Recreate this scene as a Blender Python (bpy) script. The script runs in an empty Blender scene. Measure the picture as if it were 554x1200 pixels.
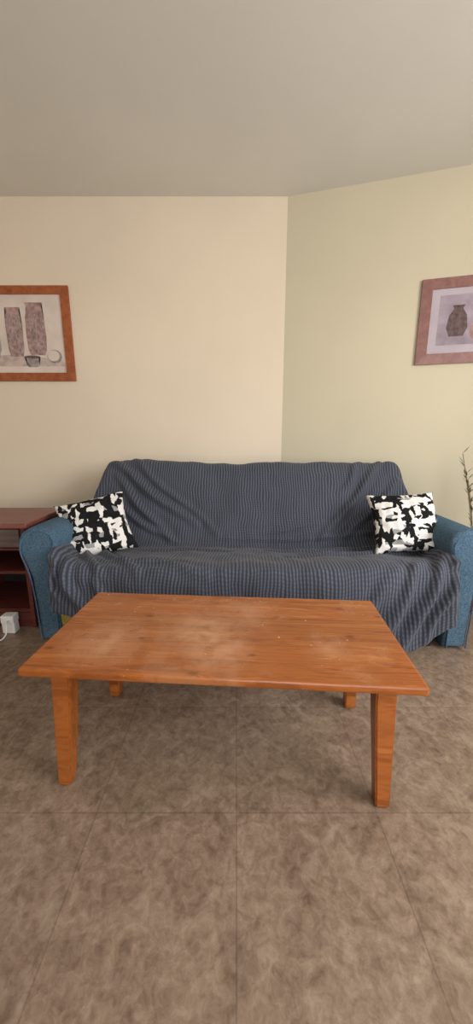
import bpy, bmesh, math, random
from mathutils import Vector, Matrix, noise

random.seed(4)
scene = bpy.context.scene
scene.view_settings.view_transform = 'Standard'
scene.view_settings.look = 'None'

# ------------------------------------------------------------------ helpers
def srgb(r, g, b):
    def f(c):
        c /= 255.0
        return c / 12.92 if c <= 0.04045 else ((c + 0.055) / 1.055) ** 2.4
    return (f(r), f(g), f(b), 1.0)

class NT:
    def __init__(self, name, rough=0.6, spec=0.5):
        self.mat = bpy.data.materials.new(name)
        self.mat.use_nodes = True
        self.nt = self.mat.node_tree
        self.b = self.nt.nodes['Principled BSDF']
        self.b.inputs['Roughness'].default_value = rough
        self.b.inputs['Specular IOR Level'].default_value = spec
    def n(self, t, **kw):
        nd = self.nt.nodes.new(t)
        for k, v in kw.items():
            setattr(nd, k, v)
        return nd
    def l(self, a, b):
        self.nt.links.new(a, b)
    def val(self, x, sock):
        if hasattr(x, 'is_output'):
            self.l(x, sock)
        else:
            sock.default_value = x
    def math(self, op, a, b=0.0, c=None, clamp=False):
        m = self.n('ShaderNodeMath', operation=op)
        m.use_clamp = clamp
        self.val(a, m.inputs[0]); self.val(b, m.inputs[1])
        if c is not None:
            self.val(c, m.inputs[2])
        return m.outputs[0]
    def mix(self, f, a, b, blend='MIX'):
        m = self.n('ShaderNodeMix', data_type='RGBA', blend_type=blend)
        self.val(f, m.inputs[0]); self.val(a, m.inputs[6]); self.val(b, m.inputs[7])
        return m.outputs[2]
    def coord(self, which='Object', scale=(1, 1, 1), rot=(0, 0, 0), loc=(0, 0, 0)):
        t = self.n('ShaderNodeTexCoord')
        mp = self.n('ShaderNodeMapping')
        mp.inputs['Scale'].default_value = scale
        mp.inputs['Rotation'].default_value = rot
        mp.inputs['Location'].default_value = loc
        self.l(t.outputs[which], mp.inputs[0])
        return mp.outputs[0]
    def noise(self, vec, scale, detail=4, rough=0.5, dist=0.0):
        t = self.n('ShaderNodeTexNoise')
        t.inputs['Scale'].default_value = scale
        t.inputs['Detail'].default_value = detail
        t.inputs['Roughness'].default_value = rough
        t.inputs['Distortion'].default_value = dist
        self.l(vec, t.inputs['Vector'])
        return t.outputs['Fac']
    def ramp(self, f, stops, interp='LINEAR'):
        r = self.n('ShaderNodeValToRGB')
        r.color_ramp.interpolation = interp
        el = r.color_ramp.elements
        while len(el) < len(stops):
            el.new(0.5)
        for e, (p, c) in zip(el, stops):
            e.position = p; e.color = c
        self.l(f, r.inputs[0])
        return r.outputs[0]
    def bump(self, h, strength=0.3, dist=0.01):
        b = self.n('ShaderNodeBump')
        b.inputs['Strength'].default_value = strength
        b.inputs['Distance'].default_value = dist
        self.l(h, b.inputs['Height'])
        self.l(b.outputs[0], self.b.inputs['Normal'])
    def col(self, c):
        self.val(c, self.b.inputs['Base Color'])

def G(v):
    return (v, v, v, 1)

def simple(name, c, rough=0.6, nscale=20, amt=0.12, bump=0.0, spec=0.4, metal=0):
    m = NT(name, rough, spec)
    v = m.coord()
    f = m.noise(v, nscale, 5)
    d = tuple(x * (1 - amt * 2) for x in c[:3]) + (1,)
    u = tuple(min(1, x * (1 + amt * 2)) for x in c[:3]) + (1,)
    m.col(m.ramp(f, [(0.3, d), (0.7, u)]))
    m.b.inputs['Metallic'].default_value = metal
    if bump:
        m.bump(f, bump, 0.005)
    return m.mat

# ------------------------------------------------------------------ materials
def wall_mat(name, c):
    m = NT(name, 0.85, 0.2)
    v = m.coord()
    big = m.noise(v, 1.3, 3)
    c2 = tuple(x * 0.94 for x in c[:3]) + (1,)
    m.col(m.ramp(big, [(0.35, c2), (0.65, c)]))
    fine = m.noise(v, 90, 6, 0.6)
    mid = m.noise(v, 14, 4)
    m.bump(m.math('ADD', fine, mid), 0.12, 0.004)
    return m.mat

M_wall = wall_mat('wall_cream_paint', srgb(226, 213, 193))
M_wall_shaded = wall_mat('wall_greenish_cream_shaded', srgb(206, 198, 175))  # dimmer light on the angled back wall, put into a darker, greener cream
M_ceil = wall_mat('ceiling_white_paint', srgb(226, 224, 218))

def floor_mat():
    m = NT('floor_stone_tile', 0.35, 0.4)
    v = m.coord()
    n1 = m.noise(v, 11, 8, 0.68, 1.2)
    n2 = m.noise(v, 40, 6, 0.7, 0.6)
    c = m.ramp(n1, [(0.34, srgb(106, 86, 70)), (0.5, srgb(136, 115, 97)), (0.66, srgb(162, 143, 124))])
    c = m.mix(0.4, c, m.ramp(n2, [(0.35, srgb(92, 72, 58)), (0.65, srgb(170, 152, 134))]))
    br = m.n('ShaderNodeTexBrick')
    br.offset = 0.0
    br.inputs['Scale'].default_value = 1.0
    br.inputs['Mortar Size'].default_value = 0.002
    br.inputs['Brick Width'].default_value = 0.4
    br.inputs['Row Height'].default_value = 0.4
    br.inputs['Color1'].default_value = G(1); br.inputs['Color2'].default_value = G(0.93)
    br.inputs['Mortar'].default_value = G(0.72)
    m.l(v, br.inputs['Vector'])
    c = m.mix(1.0, c, br.outputs['Color'], 'MULTIPLY')
    m.col(c)
    return m.mat
M_floor = floor_mat()

def cover_mat():
    m = NT('ribbed_slate_sofa_cover', 0.85, 0.2)
    t = m.n('ShaderNodeTexCoord')
    sp = m.n('ShaderNodeSeparateXYZ')
    m.l(t.outputs['UV'], sp.inputs[0])
    uu, vv = sp.outputs[0], sp.outputs[1]
    wob = m.noise(t.outputs['UV'], 4, 3)
    uw = m.math('ADD', uu, m.math('MULTIPLY', wob, 0.06))
    vw = m.math('ADD', vv, m.math('MULTIPLY', wob, 0.08))
    su = m.math('SINE', m.math('MULTIPLY', uw, 2 * math.pi / 0.0165))
    sv = m.math('SINE', m.math('MULTIPLY', vw, 2 * math.pi / 0.0125))
    su1 = m.math('MULTIPLY_ADD', su, 0.5, 0.5)
    rib = m.math('MULTIPLY', su1, m.math('MULTIPLY_ADD', sv, 0.15, 0.85))
    c = m.ramp(rib, [(0.05, srgb(53, 56, 66)), (0.5, srgb(74, 78, 90)), (1.0, srgb(99, 104, 118))])
    big = m.noise(t.outputs['UV'], 3.0, 3)
    c = m.mix(1.0, c, m.ramp(big, [(0.3, G(0.86)), (0.7, G(1.0))]), 'MULTIPLY')
    m.col(c)
    m.b.inputs['Sheen Weight'].default_value = 0.1
    m.bump(rib, 0.4, 0.002)
    return m.mat
M_cover = cover_mat()

def fabric(name, c1, c2, sc=160, bump=0.4):
    m = NT(name, 0.9, 0.2)
    v = m.coord()
    f = m.noise(v, sc, 3, 0.7)
    g = m.noise(v, 9, 4)
    a = m.ramp(f, [(0.35, c1), (0.65, c2)])
    a = m.mix(1.0, a, m.ramp(g, [(0.3, G(0.82)), (0.7, G(1))]), 'MULTIPLY')
    m.col(a)
    m.bump(f, bump, 0.003)
    return m.mat
M_blue = fabric('blue_woven_upholstery', srgb(56, 80, 100), srgb(90, 117, 138))
M_yellow = fabric('mustard_woven_upholstery', srgb(130, 110, 44), srgb(184, 164, 88), 60)

def pillow_mat():
    m = NT('black_white_brushstroke_fabric', 0.85, 0.2)
    v = m.coord('UV', (1, 1, 1))
    nz = m.n('ShaderNodeTexNoise'); nz.inputs['Scale'].default_value = 11
    m.l(v, nz.inputs['Vector'])
    vm = m.n('ShaderNodeVectorMath', operation='MULTIPLY_ADD')
    m.l(nz.outputs['Color'], vm.inputs[0]); vm.inputs[1].default_value = (0.07, 0.07, 0); m.l(v, vm.inputs[2])
    def shards(scale, rot, seed):
        mp = m.n('ShaderNodeMapping'); mp.inputs['Scale'].default_value = scale
        mp.inputs['Rotation'].default_value = (0, 0, rot); mp.inputs['Location'].default_value = (seed, seed * 2, 0)
        m.l(vm.outputs[0], mp.inputs[0])
        vo = m.n('ShaderNodeTexVoronoi'); vo.inputs['Scale'].default_value = 1
        vo.voronoi_dimensions = '2D'
        m.l(mp.outputs[0], vo.inputs['Vector'])
        s = m.n('ShaderNodeSeparateColor'); m.l(vo.outputs['Color'], s.inputs[0])
        return s.outputs[0], s.outputs[1]
    a, a2 = shards((6, 17, 1), 0.7, 1.3)
    b, b2 = shards((20, 7, 1), 0.45, 4.1)
    ca = m.ramp(a, [(0.0, srgb(22, 22, 25)), (0.52, srgb(228, 226, 224)), (0.84, srgb(150, 150, 153))], 'CONSTANT')
    mb = m.ramp(b, [(0.0, G(0)), (0.62, G(1))], 'CONSTANT')
    cb = m.ramp(b2, [(0.0, srgb(24, 24, 27)), (0.52, srgb(230, 228, 226))], 'CONSTANT')
    m.col(m.mix(mb, ca, cb))
    m.bump(m.noise(m.coord(), 200, 2), 0.15, 0.002)
    return m.mat
M_pillow = pillow_mat()

def pine_mat(name, base=0, wear=True):
    m = NT(name, 0.33, 0.5)
    v = m.coord()
    sp = m.n('ShaderNodeSeparateXYZ'); m.l(v, sp.inputs[0])
    # plank index across the width
    pl = m.math('FLOOR', m.math('MULTIPLY', m.math('ADD', sp.outputs[1], 1.0), 1 / 0.083))
    cx = m.n('ShaderNodeCombineXYZ')
    m.l(m.math('MULTIPLY_ADD', pl, 3.7, sp.outputs[0]), cx.inputs[0])
    m.l(m.math('MULTIPLY_ADD', pl, 1.3, sp.outputs[1]), cx.inputs[1])
    m.l(sp.outputs[2], cx.inputs[2])
    mp = m.n('ShaderNodeMapping'); mp.inputs['Scale'].default_value = (1.2, 16, 6)
    m.l(cx.outputs[0], mp.inputs[0])
    g = m.noise(mp.outputs[0], 2.2, 5, 0.55, 0.7)
    mp2 = m.n('ShaderNodeMapping'); mp2.inputs['Scale'].default_value = (3, 120, 30)
    m.l(cx.outputs[0], mp2.inputs[0])
    fine = m.noise(mp2.outputs[0], 1.6, 4, 0.6)
    rings = m.math('SINE', m.math('MULTIPLY', g, 38))
    c = m.ramp(g, [(0.25, srgb(138, 74, 30)), (0.5, srgb(176, 102, 44)), (0.75, srgb(194, 124, 62))])
    c = m.mix(m.math('MULTIPLY', m.math('MULTIPLY_ADD', rings, 0.5, 0.5), 0.5), c, srgb(118, 56, 20))
    c = m.mix(m.math('MULTIPLY', fine, 0.45), c, srgb(146, 80, 34))
    pv = m.n('ShaderNodeTexWhiteNoise', noise_dimensions='1D'); m.l(pl, pv.inputs['W'])
    c = m.mix(1.0, c, m.ramp(pv.outputs['Value'], [(0, G(0.84)), (1, G(1.06))]), 'MULTIPLY')
    # seams
    fr = m.math('FRACT', m.math('MULTIPLY', m.math('ADD', sp.outputs[1], 1.0), 1 / 0.083))
    seam = m.math('LESS_THAN', fr, 0.022)
    c = m.mix(m.math('MULTIPLY', seam, 0.5), c, srgb(84, 38, 14))
    # knots
    vo = m.n('ShaderNodeTexVoronoi'); vo.inputs['Scale'].default_value = 1; vo.voronoi_dimensions = '2D'
    mp3 = m.n('ShaderNodeMapping'); mp3.inputs['Scale'].default_value = (3.2, 6.0, 1); mp3.inputs['Location'].default_value = (.3, .1, 0)
    m.l(v, mp3.inputs[0]); m.l(mp3.outputs[0], vo.inputs['Vector'])
    kn = m.ramp(vo.outputs['Distance'], [(0.02, G(1)), (0.06, G(0))])
    c = m.mix(m.math('MULTIPLY', kn, 0.6), c, srgb(80, 34, 12))
    if wear:
        # scuffed / dulled varnish patches with broken, noisy outlines
        nv = m.n('ShaderNodeTexNoise'); nv.inputs['Scale'].default_value = 7; nv.inputs['Detail'].default_value = 5
        m.l(v, nv.inputs['Vector'])
        wv_ = m.n('ShaderNodeVectorMath', operation='MULTIPLY_ADD')
        m.l(nv.outputs['Color'], wv_.inputs[0]); wv_.inputs[1].default_value = (.16, .12, 0); m.l(v, wv_.inputs[2])
        tot = None
        for (px, py, r, k) in [(.02, .04, .17, .9), (-.28, -.04, .15, .8), (.14, .18, .12, .6), (.06, -.07, .14, 1.0), (.40, -.02, .10, .4)]:
            vd = m.n('ShaderNodeVectorMath', operation='DISTANCE')
            m.l(wv_.outputs[0], vd.inputs[0]); vd.inputs[1].default_value = (px, py, .43)
            mm = m.math('SUBTRACT', 1.0, m.math('DIVIDE', vd.outputs['Value'], r), clamp=True)
            mm = m.math('MULTIPLY', mm, k)
            tot = mm if tot is None else m.math('MAXIMUM', tot, mm)
        wv = m.noise(v, 16, 6, 0.65, 0.4)
        wm = m.math('MULTIPLY', m.math('POWER', tot, .8), m.ramp(wv, [(0.34, G(0.25)), (0.6, G(1))]))
        wv2 = m.ramp(m.noise(v, 4.5, 6, .6, .6), [(0.5, G(0)), (0.68, G(1))])
        wm = m.math('MAXIMUM', wm, m.math('MULTIPLY', wv2, .3))
        c = m.mix(m.math('MULTIPLY', wm, 0.62), c, srgb(214, 172, 138))
        m.val(m.math('MULTIPLY_ADD', wm, 0.25, 0.24), m.b.inputs['Roughness'])
        sp2 = m.noise(v, 60, 2)
        chip = m.ramp(sp2, [(0.73, G(0)), (0.76, G(1))])
        c = m.mix(m.math('MULTIPLY', chip, 0.6), c, srgb(222, 190, 150))
    m.col(c)
    m.bump(fine, 0.08, 0.002)
    return m.mat
M_pine = pine_mat('varnished_pine')
M_pineleg = pine_mat('varnished_pine_leg', wear=False)

def wood(name, c1, c2, sc=(2, 30, 30), rough=0.4):
    m = NT(name, rough, 0.4)
    v = m.coord('Object', sc)
    f = m.noise(v, 2, 5, 0.6, 0.5)
    m.col(m.ramp(f, [(0.3, c1), (0.7, c2)]))
    m.bump(f, 0.06, 0.002)
    return m.mat
M_maho = wood('mahogany_veneer', srgb(74, 34, 30), srgb(108, 54, 46))
M_mahotop = wood('mahogany_top', srgb(104, 58, 52), srgb(138, 86, 78))
M_drawer = wood('taupe_drawer_front', srgb(84, 70, 68), srgb(108, 92, 90))
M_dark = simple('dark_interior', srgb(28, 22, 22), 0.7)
M_frameL = wood('orange_wood_frame', srgb(134, 68, 38), srgb(170, 98, 60), (12, 12, 12))
M_frameR = wood('dusty_rose_wood_frame', srgb(124, 86, 82), srgb(150, 108, 102), (12, 12, 12))
M_mat = simple('cream_paper', srgb(212, 198, 190), 0.8, 6, 0.05)
M_matR = simple('lilac_paper', srgb(178, 168, 178), 0.8, 6, 0.05)
M_pot1 = simple('pencil_mauve', srgb(160, 132, 130), 0.85, 40, 0.2)
M_pot2 = simple('pencil_grey', srgb(150, 142, 140), 0.85, 50, 0.2)
M_pot3 = simple('pencil_dark', srgb(98, 82, 82), 0.85, 50, 0.2)
M_pshadow = simple('pencil_shadow', srgb(186, 170, 164), 0.85, 30, 0.1)
M_white = simple('white_plastic', srgb(226, 226, 224), 0.35, 8, 0.02)
M_black = simple('black_plastic', srgb(24, 24, 26), 0.5)
M_brass = simple('brass', srgb(170, 140, 90), 0.3, 8, 0.05, metal=1)
M_trim = simple('baseboard_tile', srgb(140, 124, 112), 0.4, 18, 0.15)
M_alu = simple('white_door_frame', srgb(225, 225, 222), 0.4, 6, 0.02)
M_pot = simple('terracotta', srgb(150, 84, 58), 0.8, 20, 0.12, 0.1)
M_soil = simple('soil', srgb(50, 36, 28), 0.95, 60, 0.3, 0.5)
M_stem = simple('dry_stem', srgb(112, 100, 78), 0.8, 40, 0.15)
M_leaf = simple('grey_green_leaf', srgb(84, 92, 66), 0.7, 30, 0.15)

# ------------------------------------------------------------------ mesh utils
def link(o, parent=None):
    scene.collection.objects.link(o)
    if parent:
        o.parent = parent
    return o

def empty(name, loc=(0, 0, 0), rotz=0.0):
    e = bpy.data.objects.new(name, None)
    e.empty_display_size = 0.1
    e.location = loc
    e.rotation_euler = (0, 0, rotz)
    return link(e)

def obj_from_bm(name, bm, mat, parent=None, smooth=False, loc=None, rot=None):
    me = bpy.data.meshes.new(name)
    bmesh.ops.recalc_face_normals(bm, faces=bm.faces)
    bm.to_mesh(me); bm.free()
    if smooth:
        for p in me.polygons: p.use_smooth = True
    for mm in (mat if isinstance(mat, (list, tuple)) else [mat]):
        me.materials.append(mm)
    o = bpy.data.objects.new(name, me)
    if loc: o.location = loc
    if rot: o.rotation_euler = rot
    return link(o, parent)

def add_box(bm, x0, x1, y0, y1, z0, z1, bevel=0.0, seg=2):
    r = bmesh.ops.create_cube(bm, size=1)
    vs = r['verts']
    for v in vs:
        v.co = Vector(((x0 + x1) / 2 + v.co.x * (x1 - x0), (y0 + y1) / 2 + v.co.y * (y1 - y0), (z0 + z1) / 2 + v.co.z * (z1 - z0)))
    if bevel:
        es = list({e for v in vs for e in v.link_edges})
        bmesh.ops.bevel(bm, geom=es, offset=bevel, segments=seg, affect='EDGES', profile=0.6)

def box(name, x0, x1, y0, y1, z0, z1, mat, parent=None, bevel=0.0, seg=2):
    bm = bmesh.new()
    add_box(bm, x0, x1, y0, y1, z0, z1, bevel, seg)
    return obj_from_bm(name, bm, mat, parent)

def boxes(name, lst, mat, parent=None, bevel=0.0):
    bm = bmesh.new()
    for b in lst:
        add_box(bm, *b, bevel=bevel)
    return obj_from_bm(name, bm, mat, parent)

def curve(name, pts, r, mat, parent=None, closed=False):
    cu = bpy.data.curves.new(name, 'CURVE')
    cu.dimensions = '3D'; cu.bevel_depth = r; cu.bevel_resolution = 3
    s = cu.splines.new('NURBS'); s.points.add(len(pts) - 1)
    for p, q in zip(s.points, pts): p.co = (*q, 1)
    s.order_u = 4 if len(pts) > 3 else 3
    s.use_endpoint_u = True; s.resolution_u = 8
    cu.materials.append(mat)
    o = bpy.data.objects.new(name, cu)
    return link(o, parent)

def lathe(name, prof, mat, parent=None, loc=(0, 0, 0), seg=40):
    bm = bmesh.new()
    rings = []
    for r, z in prof:
        rings.append([bm.verts.new((r * math.cos(2 * math.pi * i / seg), r * math.sin(2 * math.pi * i / seg), z)) for i in range(seg)])
    for a, b in zip(rings[:-1], rings[1:]):
        for i in range(seg):
            bm.faces.new((a[i], a[(i + 1) % seg], b[(i + 1) % seg], b[i]))
    bm.faces.new(rings[0]); bm.faces.new(rings[-1])
    return obj_from_bm(name, bm, mat, parent, True, loc)

# ------------------------------------------------------------------ room
H = 2.6
XL, XR, YR = -2.7, 2.3, -2.6
CX, CY = 0.338, 2.68         # corner between the two back walls
ANG = math.radians(15)
T = 0.12
YRW = CY - (XR - CX) * math.tan(ANG)

box('floor', XL - T, XR + T, YR - T - .1, CY + T + 0.1, -0.1, 0.0, M_floor)
box('ceiling', XL - T, XR + T, YR - T, CY + T + 0.1, H, H + 0.1, M_ceil)
def prism(name, pts, z0, z1, mat):
    bm = bmesh.new()
    a = [bm.verts.new((x, y, z0)) for x, y in pts]
    b = [bm.verts.new((x, y, z1)) for x, y in pts]
    n = len(pts)
    for i in range(n):
        bm.faces.new((a[i], a[(i + 1) % n], b[(i + 1) % n], b[i]))
    bm.faces.new(a); bm.faces.new(b)
    return obj_from_bm(name, bm, mat)
prism('wall_back', [(XL - T, CY), (CX, CY), (CX, CY + T), (XL - T, CY + T)], 0, H, M_wall)
prism('wall_back_right', [(CX, CY), (XR + T, CY - (XR + T - CX) * math.tan(ANG)), (XR + T, CY + T), (CX, CY + T)], 0, H, M_wall_shaded)
box('wall_left', XL - T, XL, YR, CY, 0, H, M_wall)
# right wall with a window opening
wy0, wy1, wz0, wz1 = -0.9, 0.9, 0.95, 2.25
boxes('wall_right', [(XR, XR + T, YR, wy0, 0, H), (XR, XR + T, wy1, YRW, 0, H),
                     (XR, XR + T, wy0, wy1, 0, wz0), (XR, XR + T, wy0, wy1, wz1, H)], M_wall)
boxes('window_1', [(XR + .03, XR + .09, wy0, wy0 + .05, wz0, wz1), (XR + .03, XR + .09, wy1 - .05, wy1, wz0, wz1),
                   (XR + .03, XR + .09, -.03, .03, wz0, wz1), (XR + .03, XR + .09, wy0, wy1, wz0, wz0 + .05),
                   (XR + .03, XR + .09, wy0, wy1, wz1 - .05, wz1)], M_alu)
# rear wall with balcony doorway
dx0, dx1, dz = -0.7, 1.9, 2.25
box('wall_rear', XL - T, dx0, YR - T, YR, 0, H, M_wall)
box('wall_rear_right', dx1, XR + T, YR - T, YR, 0, H, M_wall)
box('wall_rear_lintel', dx0, dx1, YR - T, YR, dz, H, M_wall)
yd0, yd1 = YR - T - .07, YR - T - .002
boxes('door_1', [(dx0, dx0 + .06, yd0, yd1, 0, dz), (dx1 - .06, dx1, yd0, yd1, 0, dz),
                 (.56, .64, yd0, yd1, 0, dz), (dx0, dx1, yd0, yd1, dz - .06, dz),
                 (dx0, dx1, yd0, yd1, 0, .06)], M_alu)
box('baseboard_back', XL, CX - .01, CY - .012, CY, 0, .07, M_trim)
box('baseboard_left', XL, XL + .012, YR, CY - .012, 0, .07, M_trim)
ta = math.tan(ANG)
prism('baseboard_back_right', [(CX, CY), (CX, CY - .012), (XR, YRW - .012), (XR, YRW)], 0, .07, M_trim)

# ------------------------------------------------------------------ sofa
sofa = empty('sofa', (0.065, 1.60, 0), math.radians(-2))

def arm(sgn, name):
    prof = [(.975, .015), (1.085, .015), (1.09, .2), (1.10, .36), (1.125, .44), (1.15, .50), (1.157, .545), (1.14, .585),
            (1.10, .610), (1.05, .617), (1.00, .608), (.965, .58), (.955, .54), (.962, .49), (.972, .40), (.975, .2)]
    bm = bmesh.new()
    ys = [0.015, .2, .4, .6, .76]
    rings = []
    for k, y in enumerate(ys):
        rings.append([bm.verts.new((sgn * x, y + (0.03 * max(0, z - .5) / .12 if k == 0 else 0), z - (0.02 * max(0, (y - .3)) if z > .3 else 0))) for x, z in prof])
    n = len(prof)
    for a, b in zip(rings[:-1], rings[1:]):
        for i in range(n):
            bm.faces.new((a[i], a[(i + 1) % n], b[(i + 1) % n], b[i]))
    f0 = bm.faces.new(rings[0]); f1 = bm.faces.new(rings[-1])
    bmesh.ops.recalc_face_normals(bm, faces=bm.faces)
    es = list(f0.edges)
    bmesh.ops.bevel(bm, geom=es, offset=0.022, segments=4, affect='EDGES', profile=0.5)
    o = obj_from_bm(name, bm, M_blue, sofa, True)
    pts = [(sgn * (1.055 + (x - 1.055) * .86), 0.012 + 0.03 * max(0, z - .5) / .12, .05 + (z - .05) * .965) for x, z in prof]
    pts = pts[1:] + pts[:1]
    curve(name + '_piping', pts, 0.004, M_blue, sofa)
arm(-1, 'arm_1'); arm(1, 'arm_2')

box('base', -.965, .965, .0, .80, .10, .36, M_yellow, sofa, .02, 3)
boxes('feet', [(-.93, -.87, .05, .11, 0, .11), (.87, .93, .05, .11, 0, .11), (-.93, -.87, .70, .76, 0, .11),
               (.87, .93, .70, .76, 0, .11), (-.03, .03, .05, .11, 0, .11)], M_black, sofa)
box('under_rail', -.96, .96, .08, .10, .03, .11, M_black, sofa)
bm = bmesh.new()
pr = [(.56, .34), (.60, .50), (.69, .72), (.73, .79), (.76, .80), (.79, .77), (.79, .2), (.56, .2)]
L = [bm.verts.new((-.96, y, z)) for y, z in pr]; R = [bm.verts.new((.96, y, z)) for y, z in pr]
for i in range(len(pr)):
    j = (i + 1) % len(pr); bm.faces.new((L[i], L[j], R[j], R[i]))
bm.faces.new(L); bm.faces.new(R)
obj_from_bm('backrest_frame', bm, M_blue, sofa)

# cover : one draped surface
ctrl = [(.835, .22), (.838, .45), (.838, .70), (.835, .80), (.815, .862), (.775, .888), (.73, .878), (.695, .835), (.645, .74),
        (.590, .62), (.535, .51), (.492, .43), (.455, .402), (.41, .402), (.30, .418), (.18, .438), (.08, .455), (.01, .460),
        (-.04, .445), (-.066, .41), (-.072, .36), (-.070, .30), (-.068, .22)]
def catmull(P, t):
    n = len(P) - 1
    s = min(max(t * n, 0), n - 1e-6); i = int(s); f = s - i
    p0 = P[max(i - 1, 0)]; p1 = P[i]; p2 = P[i + 1]; p3 = P[min(i + 2, n)]
    return tuple(0.5 * (2 * b + (c - a) * f + (2 * a - 5 * b + 4 * c - d) * f * f + (3 * b - a - 3 * c + d) * f ** 3)
                 for a, b, c, d in zip(p0, p1, p2, p3))
dense = [catmull(ctrl, i / 600) for i in range(601)]
cum = [0]
for a, b in zip(dense[:-1], dense[1:]):
    cum.append(cum[-1] + math.hypot(a[0] - b[0], a[1] - b[1]))
Ltot = cum[-1]
def at_len(s):
    lo, hi = 0, 600
    while hi - lo > 1:
        mid = (lo + hi) // 2
        if cum[mid] <= s: lo = mid
        else: hi = mid
    f = (s - cum[lo]) / max(1e-9, cum[hi] - cum[lo]); f = min(max(f, 0), 1)
    a, b = dense[lo], dense[hi]
    return (a[0] + (b[0] - a[0]) * f, a[1] + (b[1] - a[1]) * f)
def sstep(a, b, x):
    t = min(max((x - a) / (b - a), 0), 1); return t * t * (3 - 2 * t)
def len_at_ctrl(k): return cum[int(600 * k / (len(ctrl) - 1))]
S_top = len_at_ctrl(5); S_cre = len_at_ctrl(12); S_edge = len_at_ctrl(18)

def hem(x):
    h = .215 - .10 * sstep(-.95, -.5, x)
    h -= .065 * sstep(.45, .74, x)
    h += .150 * sstep(.78, .99, x)
    return h + .008 * math.sin(x * 17) + .01 * noise.noise(Vector((x * 6, 3, 1)))

folds = [  # (x0,s0,x1,s1,amp,width) in (x, arclen) space
    (-.95, S_top + .02, -.35, S_cre - .14, .026, .024),
    (-.78, S_top + .02, -.20, S_cre - .08, .014, .020),
    (-.88, S_top + .15, -.50, S_cre - .04, .024, .022),
    (-.92, S_top + .30, -.45, S_cre - .01, .020, .02),
    (.85, S_top + .04, .45, S_cre - .05, .026, .024),
    (.95, S_top + .18, .55, S_cre - .03, .024, .022),
    (.72, S_top + .02, .58, S_top + .26, .014, .020),
    (-.30, S_cre - .04, .75, S_cre - .09, .020, .014),
    (-.10, S_cre - .08, .55, S_cre - .16, .014, .014),
    (.1, S_cre + .09, .93, S_cre + .04, .018, .018),
    (-.95, S_cre + .08, -.55, S_edge + .02, .022, .02),
    (-.94, S_cre + .20, -.70, S_edge + .06, .020, .018),
    (-.90, S_edge - .06, -.82, S_edge + .20, .028, .022),
    (-.74, S_edge + .00, -.66, S_edge + .25, .022, .024),
    (-.95, S_edge + .00, -.93, S_edge + .16, .018, .015),
    (.93, S_edge - .08, .70, S_edge + .26, .032, .024),
    (.82, S_edge - .05, .55, S_edge + .26, .026, .022),
    (.97, S_edge + .00, .84, S_edge + .22, .026, .020),
    (.70, S_edge + .00, .40, S_edge + .24, .018, .022),
    (.2, S_cre + .28, .93, S_cre + .18, .018, .018),
    (.3, S_cre + .20, .90, S_cre + .12, .014, .016),
    (-.2, S_edge + .01, -.75, S_edge - .10, .016, .018),
    (-.1, S_cre + .16, -.7, S_cre + .10, .014, .016),
]
def fold_disp(x, s):
    d = 0
    for x0, s0, x1, s1, a, w in folds:
        vx, vs = x1 - x0, s1 - s0
        LL = vx * vx + vs * vs
        t = ((x - x0) * vx + (s - s0) * vs) / LL
        tt = min(max(t, 0), 1)
        wob = .012 * math.sin(tt * 7 + x0 * 9)
        nl = LL ** .5
        perp = ((x - x0) * vs - (s - s0) * vx) / nl + wob
        al = (t - tt) * nl
        dist = math.hypot(perp, al)
        if dist > w * 4: continue
        e = math.exp(-(dist / w) ** 2) - .45 * math.exp(-((dist - w * 1.7) / w) ** 2)
        d += a * e * (0.3 + 0.7 * math.sin(math.pi * min(max(tt, .05), .95)))
    return d

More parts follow.
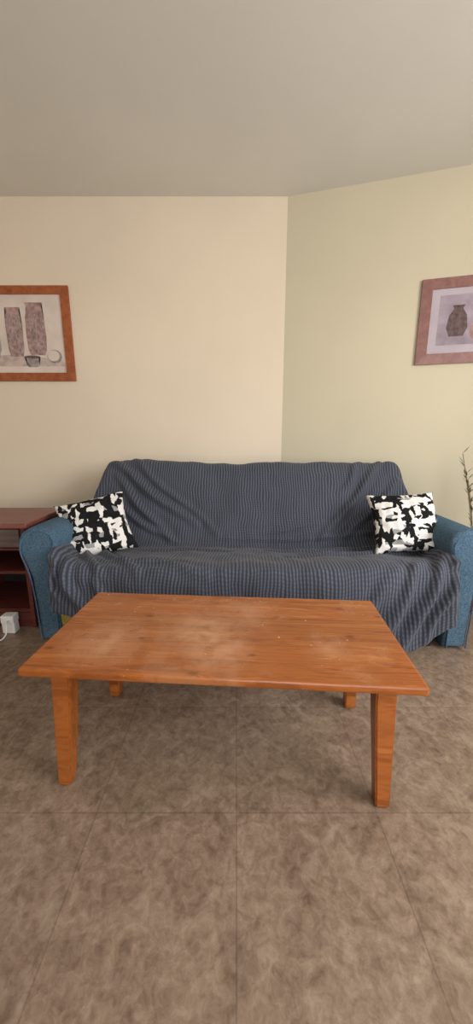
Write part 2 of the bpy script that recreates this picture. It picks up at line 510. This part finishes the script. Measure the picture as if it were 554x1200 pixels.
NU, NV = 340, 210
bm = bmesh.new()
uvl = bm.loops.layers.uv.new('UVMap')
grid = []; uvs = {}
for j in range(NV + 1):
    row = []
    v = j / NV
    s = v * Ltot
    y0, z0 = at_len(s)
    y1, z1 = at_len(min(s + .004, Ltot)); ya, za = at_len(max(s - .004, 0))
    ty, tz = y1 - ya, z1 - za
    l = math.hypot(ty, tz) or 1
    ny, nz = tz / l, -ty / l      # outward normal
    if s < S_top * .8: ny, nz = 1, 0
    isback = 1 - sstep(S_cre - .14, S_cre - .03, s)
    isskirt = sstep(S_edge - .05, S_edge + .08, s)
    isseat = max(0, 1 - isback - isskirt)
    hw = 1.035 * isback + .965 * isseat + .995 * isskirt
    for i in range(NU + 1):
        u = -1 + 2 * i / NU
        x = hw * u
        y, z = y0, z0
        au = abs(u)
        k = sstep(.955, 1.0, au) * isback
        y += (.80 - y) * k
        topness = sstep(.60, .88, z) * isback
        z -= (.075 * max(0, (au - .86) / .14) ** 2.2) * topness
        x *= 1 + .03 * (1 - topness) * isback - .03 * topness * sstep(.9, 1, au)
        if u > 0: z += .018 * topness * math.exp(-((u - .90) / .08) ** 2)
        else: z += .010 * topness * math.exp(-((u + .72) / .10) ** 2)
        z -= .010 * topness * math.exp(-((u + .2) / .35) ** 2)
        z += .05 * sstep(.93, 1.0, au) * isseat
        z -= .01 * isseat * math.exp(-(u / .6) ** 2)
        if s > S_edge:
            f = (s - S_edge) / (Ltot - S_edge)
            hz = hem(x)
            zt = at_len(S_edge)[1]
            z = zt + (hz - zt) * f
            y += .055 * sstep(.955, 1.0, au) * isskirt
            y -= .018 * f * math.sin(x * 21 + 2 * noise.noise(Vector((x * 3, 0, 0)))) * (0.5 + .5 * noise.noise(Vector((x * 2, 7, 0))))
            y -= .012 * f
        d = fold_disp(x, s)
        d += .014 * noise.noise(Vector((x * 2.2, s * 2.6, 1.7)))
        d += (.012 - .002 * isback) * noise.noise(Vector((x * 7 + s * 3, s * 6 - x * 2, 5.1)))
        d += (.004 - .001 * isback) * noise.noise(Vector((x * 20, s * 12, 9.1)))
        d = max(d, -.016)
        vtx = bm.verts.new((x, y + ny * d, z + nz * d))
        row.append(vtx); uvs[vtx] = (x, s)
    grid.append(row)
for j in range(NV):
    for i in range(NU):
        f = bm.faces.new((grid[j][i], grid[j][i + 1], grid[j + 1][i + 1], grid[j + 1][i]))
        for lp in f.loops: lp[uvl].uv = uvs[lp.vert]
cov = obj_from_bm('sofa_cover', bm, M_cover, sofa, True)
so = cov.modifiers.new('thick', 'SOLIDIFY'); so.thickness = .004; so.offset = 0

# ------------------------------------------------------------------ throw pillows
def pillow(loc, size, thick, rot, seed, wx=1.0):
    n = 44
    bm = bmesh.new()
    uvl = bm.loops.layers.uv.new('UVMap')
    for sg in (1, -1):
        g = []
        for j in range(n + 1):
            r = []
            for i in range(n + 1):
                a = -1 + 2 * i / n; b = -1 + 2 * j / n
                x = a * (1 - .12 * (1 - b * b) * abs(a) ** 3)
                y = b * (1 - .12 * (1 - a * a) * abs(b) ** 3)
                h = (max(0, 1 - a ** 2) ** .5) * (max(0, 1 - b ** 2) ** .5)
                h = h ** .85
                wr = .08 * noise.noise(Vector((a * 2.5 + seed, b * 2.5, sg * 3))) + .16 * noise.noise(Vector((a * 5, b * 5 + seed, sg)))
                z = sg * thick / 2 * (h + wr * min(1, h * 3))
                r.append(bm.verts.new((x * size / 2 * wx, y * size / 2, z)))
            g.append(r)
        for j in range(n):
            for i in range(n):
                f = bm.faces.new((g[j][i], g[j][i + 1], g[j + 1][i + 1], g[j + 1][i]))
                idx = [(i, j), (i + 1, j), (i + 1, j + 1), (i, j + 1)]
                for lp, (p, q) in zip(f.loops, idx): lp[uvl].uv = (p / n + seed + (5 if sg < 0 else 0), q / n)
    bmesh.ops.remove_doubles(bm, verts=bm.verts, dist=.0004)
    o = obj_from_bm('throw_pillow', bm, M_pillow, None, True)
    o.location = loc
    lean, yaw, roll = [math.radians(a) for a in rot]
    m = Matrix.Rotation(yaw, 3, 'Z') @ Matrix.Rotation(math.radians(90) - lean, 3, 'X') @ Matrix.Rotation(roll, 3, 'Z')
    o.rotation_euler = m.to_euler()
    return o
pillow((-.80, 1.93, .555), .39, .13, (40, 12, 14), 1.7, 1.0)
pillow((.930, 1.88, .590), .37, .13, (38, -10, 5), 3.2, 1.0)

# ------------------------------------------------------------------ coffee table
table = empty('coffee_table', (-.039, 1.056, 0), math.radians(-4))
TH = .43
bm = bmesh.new()
add_box(bm, -.549, .549, -.247, .247, TH - .026, TH, .010, 4)
obj_from_bm('table_top', bm, M_pine, table)
boxes('apron', [(-.46, .46, -.150, -.130, TH - .075, TH - .026), (-.46, .46, .130, .150, TH - .075, TH - .026),
                (-.475, -.457, -.15, .15, TH - .075, TH - .026), (.457, .475, -.15, .15, TH - .075, TH - .026)], M_pineleg, table, .003)
for k, (sx, sy) in enumerate([(-1, -1), (1, -1), (-1, 1), (1, 1)]):
    bm = bmesh.new()
    def sq(cx, cy, h, z): return [bm.verts.new((cx + a * h, cy + b * h, z)) for a, b in ((-1, -1), (1, -1), (1, 1), (-1, 1))]
    r0 = sq(sx * .478, sy * .190, .020, 0.0); r1 = sq(sx * .466, sy * .165, .028, TH - .10); r2 = sq(sx * .466, sy * .165, .028, TH - .026)
    for a, b in ((r0, r1), (r1, r2)):
        for i in range(4): bm.faces.new((a[i], a[(i + 1) % 4], b[(i + 1) % 4], b[i]))
    bm.faces.new(r0); bm.faces.new(r2)
    bmesh.ops.bevel(bm, geom=list(bm.edges), offset=.004, segments=2, affect='EDGES')
    obj_from_bm('leg_%d' % (k + 1), bm, M_pineleg, table)

# ------------------------------------------------------------------ side cabinet
cab = empty('side_cabinet', (-1.13, 1.80, 0), 0)
W, D, CHh = .85, .42, .607
box('top', -W, .02, -.015, D, CHh - .028, CHh, M_mahotop, cab, .006, 3)
boxes('carcass', [(-.022, 0, 0, D, .0, CHh - .028), (-W + .02, -W + .042, 0, D, .0, CHh - .028),
                  (-W + .042, -.022, .02, D, .085, .105), (-W + .042, -.022, .015, D, .315, .332),
                  (-W + .042, -.022, 0, D, .455, .467), (-W + .042, -.022, .01, .025, .0, .085),
                  (-.45, -.432, .01, D, .105, .455)], M_maho, cab, .001)
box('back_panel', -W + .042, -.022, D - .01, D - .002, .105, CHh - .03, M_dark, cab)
for i, (a, b) in enumerate([(-.425, -.03), (-.80, -.435)]):
    box('drawer_%d' % (i + 1), a, b, -.006, .012, .473, .573, M_drawer, cab, .004)
    lathe('knob_%d' % (i + 1), [(.004, 0), (.005, .012), (.012, .018), (.012, .024), (.006, .03)], M_brass, cab, ((a + b) / 2, -.004, .523)).rotation_euler = (math.radians(90), 0, 0)

pa = empty('power_adapter', (-1.225, 1.755, 0), 0)
box('adapter_body', -.035, .035, -.025, .03, .03, .075, M_white, pa, .008, 3).location = (-.02, 0, .03)
box('adapter_stand', -.045, .025, -.02, .025, .0, .062, M_white, pa, .008, 3).location = (-.01, 0, 0)
curve('cable', [(-.01, -.02, .08), (.0, -.06, .09), (.02, -.08, .05), (.0, -.10, .006), (-.06, -.11, .005), (-.14, -.10, .005), (-.25, -.06, .005), (-.4, -.1, .005)], .0035, M_white, pa)

# ------------------------------------------------------------------ pictures
def flat(name, pts, mat, parent, off):
    bm = bmesh.new()
    bm.faces.new([bm.verts.new((x, off, z)) for x, z in pts])
    bmesh.ops.triangulate(bm, faces=bm.faces)
    o = obj_from_bm(name, bm, mat, parent)
    return o
def vase_pts(cx, z0, prof):
    return [(cx + r, z0 + z) for r, z in prof] + [(cx - r, z0 + z) for r, z in reversed(prof)]
def picture(name, loc, rotz, w, h, fw, fm, pm, build):
    p = empty(name, loc, rotz)
    bm = bmesh.new()
    t = .022
    def bar(poly):
        a = [bm.verts.new((x, -t + (0.006 if q else 0), z)) for (x, z), q in zip(poly, (1, 1, 0, 0))]
        b = [bm.verts.new((x, 0, z)) for x, z in poly]
        for i in range(4): bm.faces.new((a[i], a[(i + 1) % 4], b[(i + 1) % 4], b[i]))
        bm.faces.new(a); bm.faces.new(b)
    i0 = fw
    bar([(0, 0), (w, 0), (w - i0, i0), (i0, i0)])
    bar([(w, 0), (w, h), (w - i0, h - i0), (w - i0, i0)])
    bar([(w, h), (0, h), (i0, h - i0), (w - i0, h - i0)])
    bar([(0, h), (0, 0), (i0, i0), (i0, h - i0)])
    obj_from_bm('frame', bm, fm, p)
    box('paper', fw * .8, w - fw * .8, -.012, -.006, fw * .8, h - fw * .8, pm, p)
    build(p)
    return p

def disc(cx, cz, rx, rz):
    return [(cx + rx * math.cos(a * math.pi / 12), cz + rz * math.sin(a * math.pi / 12)) for a in range(24)]
def art_left(p):
    o = -.0125
    flat('ground_shading', [(.10, .10), (.785, .10), (.77, .14), (.45, .18), (.12, .16)], M_pshadow, p, o)
    flat('vase_1', vase_pts(.60, .175, [(.05, 0), (.064, .03), (.070, .12), (.066, .24), (.052, .32), (.060, .34)]), M_pot1, p, o - .0004)
    flat('vase_2', vase_pts(.45, .165, [(.045, 0), (.056, .05), (.060, .2), (.045, .3), (.052, .32)]), M_pot1, p, o - .0004)
    for k, q in enumerate((.56, .60, .64, .42, .455, .485)):
        flat('vase_stroke_%d' % k, [(q, .19), (q + .008, .19), (q + .010, .44), (q - .001, .44)], M_pot2, p, o - .0006)
    flat('bowl', vase_pts(.555, .095, [(.03, 0), (.048, .015), (.052, .05), (.044, .06), (.058, .07)]), M_pot2, p, o - .0008)
    flat('bowl_mouth', disc(.555, .162, .054, .011), M_pot3, p, o - .001)
    flat('round_jar', disc(.715, .165, .052, .045), M_pot2, p, o - .0008)
    flat('round_jar_light', disc(.708, .170, .042, .036), M_mat, p, o - .001)
    flat('tall_jug', vase_pts(.27, .14, [(.05, 0), (.075, .08), (.07, .2), (.035, .3), (.045, .34)]), M_pot2, p, o - .0004)
picture('framed_still_life', (-1.158 - .85, CY - .001, 1.449), 0, .85, .62, .056, M_frameL, M_mat, art_left)

def art_right(p):
    o = -.0125
    flat('mat_inner', [(.11, .11), (.59, .11), (.59, .40), (.11, .40)], simple('lilac_wash', srgb(156, 144, 156), .85, 10, .12), p, o)
    flat('jar_1', vase_pts(.22, .16, [(.04, 0), (.06, .05), (.05, .12), (.025, .16), (.035, .18)]), M_pot3, p, o - .0005)
    flat('jar_2', vase_pts(.36, .14, [(.05, 0), (.07, .03), (.06, .09), (.04, .1)]), M_pot1, p, o - .0005)
    flat('jar_3', vase_pts(.49, .13, [(.03, 0), (.04, .08), (.03, .2), (.035, .22)]), M_pot2, p, o - .0005)
picture('framed_drawing', (1.17, CY - (1.17 - CX) * ta - .001, 1.515), -ANG, .70, .50, .062, M_frameR, M_matR, art_right)

# ------------------------------------------------------------------ potted plant (dry twigs)
pl = empty('potted_plant', (1.49, 2.02, 0))
lathe('pot', [(.07, 0), (.085, .02), (.105, .20), (.115, .21), (.115, .235), (.10, .235), (.095, .20)], M_pot, pl)
lathe('soil', [(.09, .18), (.097, .205), (.02, .212)], M_soil, pl)
bm = bmesh.new()
for k in range(18):
    a = random.uniform(0, 2 * math.pi) if k > 7 else math.pi + random.uniform(-.5, .5)
    lean = random.uniform(.08, .20)
    hgt = random.uniform(.6, .86)
    top = Vector((math.cos(a) * lean, math.sin(a) * lean * .8, .2 + hgt))
    base = Vector((math.cos(a) * .03, math.sin(a) * .03, .19))
    mid = (base + top) / 2 + Vector((-math.cos(a) * .02, 0, .03))
    curve('stem_%d' % (k + 1), [base, mid, top], .0018, M_stem, pl)
    for q in range(9):
        t = .35 + .65 * q / 8
        pos = base.lerp(mid, t * 2) if t < .5 else mid.lerp(top, (t - .5) * 2)
        da = random.uniform(0, 6.28)
        d = Vector((math.cos(da) * .035, math.sin(da) * .035, .04))
        side = Vector((-math.sin(da), math.cos(da), 0)) * .005
        v = [bm.verts.new(pos), bm.verts.new(pos + d * .5 + side), bm.verts.new(pos + d), bm.verts.new(pos + d * .5 - side)]
        bm.faces.new(v)
obj_from_bm('leaves', bm, M_leaf, pl)

# ------------------------------------------------------------------ lights
def area(name, loc, target, sx, sy, e, col):
    l = bpy.data.lights.new(name, 'AREA'); l.shape = 'RECTANGLE'; l.size = sx; l.size_y = sy
    l.energy = e; l.color = col
    o = bpy.data.objects.new(name, l); o.location = loc
    o.rotation_euler = (Vector(target) - Vector(loc)).to_track_quat('-Z', 'Y').to_euler()
    link(o)
area('balcony_daylight', (.6, YR - .02, 1.2), (.6, 3, 1.0), 2.4, 2.1, 50, (1.0, .98, .95))
area('window_daylight', (XR + .01, 0, 1.62), (-1.0, 1.4, .6), 1.7, 1.2, 88, (1.0, .975, .94))

w = bpy.data.worlds.new('World'); scene.world = w; w.use_nodes = True
bg = w.node_tree.nodes['Background']
sky = w.node_tree.nodes.new('ShaderNodeTexSky'); sky.sky_type = 'NISHITA'; sky.sun_disc = False
sky.sun_elevation = math.radians(40); sky.sun_rotation = math.radians(200)
w.node_tree.links.new(sky.outputs[0], bg.inputs['Color']); bg.inputs['Strength'].default_value = .15

# ------------------------------------------------------------------ camera
cd = bpy.data.cameras.new('camera')
cd.sensor_fit = 'HORIZONTAL'; cd.sensor_width = 36; cd.lens = 36 * 410 / 554
cd.clip_start = .02
cam = bpy.data.objects.new('camera', cd)
cam.location = (0, 0, 1.05)
cam.rotation_euler = (math.radians(90 - 12), 0, 0)
link(cam)
scene.camera = cam
